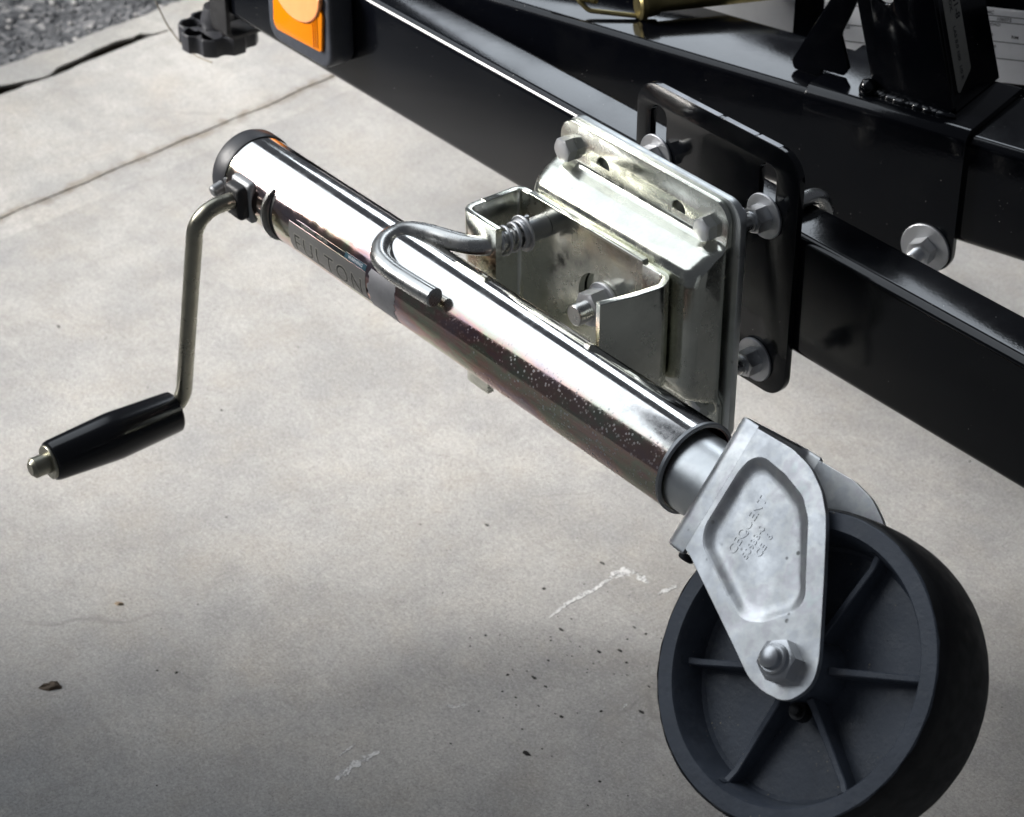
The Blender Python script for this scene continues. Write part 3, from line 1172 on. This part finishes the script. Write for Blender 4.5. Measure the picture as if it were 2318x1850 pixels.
def wrap_patch(name, x0, x1, d0, d1, r0, r1, mat, parent, nx=18, nd=14, skew=0.0, jag=0.0, seed=1):
    """thin curved patch lying on the tube, from angle d0 to d1"""
    r = random.Random(seed)
    v, f = [], []
    je = [[r.uniform(-jag, jag) for _ in range(nd + 1)] for _ in range(2)]
    for rr in (r1, r0):
        for j in range(nd + 1):
            d = d0 + (d1 - d0) * j / nd
            xa = x0 + skew * j / nd + je[0][j]
            xb = x1 + skew * j / nd + je[1][j]
            for i in range(nx + 1):
                v.append(cyl(xa + (xb - xa) * i / nx, d, rr))
    k = (nx + 1)
    off = k * (nd + 1)
    for j in range(nd):
        for i in range(nx):
            f.append((j * k + i, j * k + i + 1, (j + 1) * k + i + 1, (j + 1) * k + i))
    for i in range(nx):
        f.append((i, i + 1, off + i + 1, off + i))
        f.append((nd * k + i, nd * k + i + 1, off + nd * k + i + 1, off + nd * k + i))
    for j in range(nd):
        f.append((j * k, (j + 1) * k, off + (j + 1) * k, off + j * k))
        f.append((j * k + nx, (j + 1) * k + nx, off + (j + 1) * k + nx, off + j * k + nx))
    return finish(name, v, f, mat, parent, True, 40)


# brand decal and the strip of text above it
dc = wrap_patch('brand_decal', -222, -119, -26, 17, TR - .1, TR + .25, 'decal', ot, skew=-2)
wrap_patch('decal_strip', -215, -150, 17.8, 24, TR - .1, TR + .22, 'decald', dc)
wrap_patch('decal_strip', -149.4, -122, 17.8, 26, TR - .1, TR + .23, 'teal', dc)


def tube_text(body, size, x, deg, r, ext, bold, space=1.0):
    def wf(a, b, c):
        return cyl(x + a, deg + math.degrees(b / TR), r + c)
    return text_mesh(body, size, (V(0, 0, 0), X, Z), ext, 'LEFT', bold, wf, space)


lettering('lettering', [tube_text('FULTON', 21, -217, -21, TR + .28, .0, .62, 1.22)], 'label2', dc)
lettering('lettering_fill', [tube_text('FULTON', 21, -217, -21, TR + .36, .0, -.12, 1.22)], 'decal2', dc)
lettering('small_lettering', [tube_text('CAPACITY 1600 LBS', 3.4, -208, 19.3, TR + .26, 0, .05, 1.2)], 'label2', dc)
lettering('small_lettering', [tube_text('WARNING', 3.6, -145, 20, TR + .27, 0, .05, 1.1)], 'label', dc)
wrap_patch('worn_band', -117, -84, -34, 26, TR - .1, TR + .18, 'tape', ot, jag=1.6, seed=4, nd=22)

# crank head details: raised lip with painted shadow, grease hole, bush and crank
vv, ff = [], []
nd = 26
for j in range(nd + 1):
    t = j / nd
    d = 42 - 98 * t
    lift = 5.2 * math.sin(math.pi * min(1, t * 1.08 + .04)) ** .6 if t < .96 else .6
    xo = -252 - 2.5 * math.sin(math.pi * t) * 1.0 + 2 * t
    for (dx, rr) in ((-4.6, TR - .4), (-4.2, TR + lift * .8), (-.4, TR + lift), (.0, TR - .4)):
        vv.append(cyl(xo + dx, d, rr))
for j in range(nd):
    for k in range(4):
        k2 = (k + 1) % 4
        ff.append((j * 4 + k, j * 4 + k2, (j + 1) * 4 + k2, (j + 1) * 4 + k))
ff += [(0, 1, 2, 3), tuple(nd * 4 + k for k in range(4))]
cl = finish('opening_lip', vv, ff, 'rod', ot, True, 40)
wrap_patch('lip_shadow', -251.8, -247.5, -52, 36, TR - .1, TR + .2, 'rubber', ot, nx=3, nd=20)  # dark strip painted as the shadow beside the lip
wrap_patch('grease_hole', -267.5, -262, -4.5, 4.5, TR - .1, TR + .2, 'rubber', ot, nx=4, nd=6)
bevel_box('crank_bush', -301, -279, -252, -236, 401, 430, 'rubber', ot, 4, 3)
bevel_box('bush_flange', -304, -276, -243.5, -230, 397, 433, 'pin', ot, 4, 3)
rod('stub_pin', [(-319, -236, 416), (-319, -252, 412)], 5.2, 'pin', ot, cham=1.5)
bevel_box('stub_base', -325, -313, -242, -232, 408, 424, 'pin', ot, 2, 2)

CX, CY, CZ = -290, -285, 417
HX, HZ = -341, 205
ck = rod('crank_arm', [(CX, -240, CZ), (CX, CY, CZ), (HX, CY, HZ), (HX, -432, HZ)], 6.9, 'oldrod', jk, rad=24, seg=24, fs=10, cham=1.4)
gp = lathe('crank_grip', [(0, 7.2), (0, 16.5), (1.5, 18.0), (4, 18.3), (54, 20.6), (60, 20.8), (66, 20.6), (117, 17.6), (119.5, 16.8), (120.5, 15.4), (120.5, 7.2)],
           (HX, -293, HZ), -Y, 'grip', ck, 48, 20)
washer('grip_washer', (HX, -413.6, HZ), -Y, 15.0, 2.2, 'oldrod', ck, 6)
rod('grip_stud', [(HX, -410, HZ), (HX, -430.5, HZ)], 8.8, 'oldrod', ck, cham=1.6)

# --- inner stem, fork, wheel
WC = V(377.5, -250.5, 364.9)
AL = .7052
N = V(0, -math.cos(AL), math.sin(AL))
T = V(0, -math.sin(AL), -math.cos(AL))


def W(u, v, n):
    return WC + X * u + T * v + N * n


lathe('inner_stem', [(150, 0), (150, 28.4), (262, 28.4), (262, 0)], TA + V(0, -1.2, -1.8), X, 'stem', jk, 72)

arm = [(-108.4, -112), (-77, -113), (-58, -109.5), (-42, -100.8), (-30.5, -90), (-22.5, -79), (-6, -54), (8, -32), (19, -14.6), (23, -5),
       (23.6, 2), (22, 8), (17.5, 16), (11, 20.5), (-3, 22.5), (-16.5, 21), (-25, 17), (-34, 12.5), (-70, -4.8), (-102, -20), (-108.4, -22)]
arm = fillet(arm, [0] + [34] * 19 + [0], 5)


def wheel_plate(name, outl, n0, n1, mat, parent, bevel):
    o = W(0, 0, (n0 + n1) / 2)
    # (X, -T) has normal X x (-T) = N
    return plate(name, [[V(p[0], -p[1]) for p in q] for q in outl], n1 - n0, (o, X, -T), mat, parent, bevel, 2, 12)


pad = [(-103.5, -82), (-101, -93), (-93, -99), (-72, -97), (-52, -91.5), (-40, -81.5), (-19, -50), (-12, -40), (-12.5, -30), (-29, -12.5), (-43, -5.8), (-61, -13), (-99, -31), (-104, -42)]
pad = fillet(pad, 17, 6)
fk = wheel_plate('fork', [arm, circ(0, 0, 7, 20), pad], 37.4, 41.8, 'fork', jk, .35)
wheel_plate('rear_arm', [arm, circ(0, 0, 7, 20)], -41.8, -37.4, 'fork', fk, .35)
# bent base joining both arms, pierced by the stem
bs = sheet([(-108.2, 39.6), (-125, 39.6), (-125, -39.6), (-108.2, -39.6)], [0, 16, 16, 0], 4.4, 10)
plate('fork_base', [[V(p.x, p.y) for p in bs]], 96, (W(0, -66, 0), X, N), 'fork', fk, 2.0, 3)
cen = V(sum(p.x for p in pad) / len(pad), sum(p.y for p in pad) / len(pad))
vv, ff = [], []
lev = [(-.5, 41.74), (0.3, 41.55), (1.6, 40.9), (3.4, 39.7), (5.2, 38.7), (7.2, 38.2), (10, 38.1), (13, 38.1)]
npd = len(pad)
for ins, nn in lev:
    for i, p in enumerate(pad):
        a, b = pad[i - 1], pad[(i + 1) % npd]
        d = (b - a).normalized()
        q = V(-d.y, d.x)
        if q.dot(cen - p) < 0:
            q = -q
        q = (cen - p).normalized()
        w = p + q * ins * 1.15
        vv.append(W(w.x, w.y, nn))
for k in range(len(lev) - 1):
    for i in range(npd):
        j = (i + 1) % npd
        ff.append((k * npd + i, k * npd + j, (k + 1) * npd + j, (k + 1) * npd + i))
ff.append(tuple((len(lev) - 1) * npd + i for i in range(npd)))
finish('embossed_panel', vv, ff, 'fork', fk, True, 60)
lettering('cast_lettering', [
    text_mesh('CEQUENT', 9.0, (W(-76, -36, 38.1), -T, -X), .42, 'LEFT', .1),
    text_mesh('50933-0', 7.2, (W(-66, -38, 38.1), -T, -X), .42, 'LEFT', .1),
    text_mesh('CE  6', 7.2, (W(-58, -44, 38.1), -T, -X), .42, 'LEFT', .1)], 'fork', fk)
lathe('grease_plug', [(0, 0), (0, 5.5), (3, 5.5), (4, 4), (4, 0)], W(-112, -18, 30), T, 'rubber', fk, 18)
# axle
hexnut('axle_nut', W(0, 0, 41.8), N, 24, 12, 'bolt', fk, .6)
lathe('axle_collar', [(12, 6), (12, 10.2), (15, 9.6), (16, 8.4), (16, 6)], W(0, 0, 41.8), N, 'bolt', fk, 28)
lathe('axle_end', [(-88, 0), (-88, 7.4), (18, 7.4), (20.2, 6.6), (21.6, 4.4), (22, 0)], W(0, 0, 41.8), N, 'bolt', fk, 28)

# wheel: grey moulded rim with ribs, black tread
wh = lathe('wheel', [(33.2, 88.2), (33.2, 98.4), (31.5, 99.6), (31.5, 99.0), (-31.5, 99.0), (-33.2, 98.4), (-33.2, 88.2), (-31.5, 87), (-9, 81), (-7, 78.5), (-6, 20),
                     (6, 20), (7, 78.5), (9, 81), (31.5, 87)], WC, N, 'wheel', jk, 128, 28)
# slightly ragged black tread
v, f = lathe_geo([(30.8, 98.2), (32.2, 99.4), (31.0, 100.6), (24, 102.0), (10, 102.8), (-10, 102.8), (-24, 102.0), (-32.4, 100.2), (-31, 98.2)], WC, N, 128)
v2 = []
for p in v:
    d = p - WC
    al = d.dot(N)
    rad = d - N * al
    k = mnoise.noise(p * .045) * .9 + mnoise.noise(p * .16) * .45
    edge = max(0, (al - 26) / 6)
    v2.append(WC + N * (al + (mnoise.noise(p * .12) * .9 if al > 29 else 0)) + rad.normalized() * (rad.length + k * .4 + edge * mnoise.noise(p * .1) * .6))
finish('tread', v2, f, 'tread', wh, True, 50)
for k in range(6):
    a = math.radians(-27 + 60 * k)
    du = X * math.cos(a) + T * math.sin(a)
    dv = -X * math.sin(a) + T * math.cos(a)
    v, f = [], []
    for (r, hw, nt) in ((22, 2.3, 26), (27, 2.2, 24), (76, 2.2, 19.5), (84, 2.3, 22), (85.2, 2.4, 28)):
        for (s, nn) in ((-hw - .5, 5), (-hw, nt - .7), (-hw + .7, nt), (hw - .7, nt), (hw, nt - .7), (hw + .5, 5)):
            v.append(WC + du * r + dv * s + N * nn)
    for i in range(4):
        for j in range(5):
            f.append((i * 6 + j, i * 6 + j + 1, (i + 1) * 6 + j + 1, (i + 1) * 6 + j))
    f += [tuple(range(6)), tuple(24 + j for j in range(6))]
    finish('spoke', v, f, 'wheel', wh, True, 30)
lathe('hub', [(-36.5, 8), (-36.5, 17), (-30, 20), (-5, 24), (5, 24), (30, 20), (36.5, 17), (36.5, 8)], WC, N, 'wheel', wh, 40)
lathe('grease_nipple', [(0, 0), (0, 6.5), (8, 6), (8, 3.5), (12, 3.5), (13, 0)], W(14, 22, 16), N, 'rubber', wh, 18)
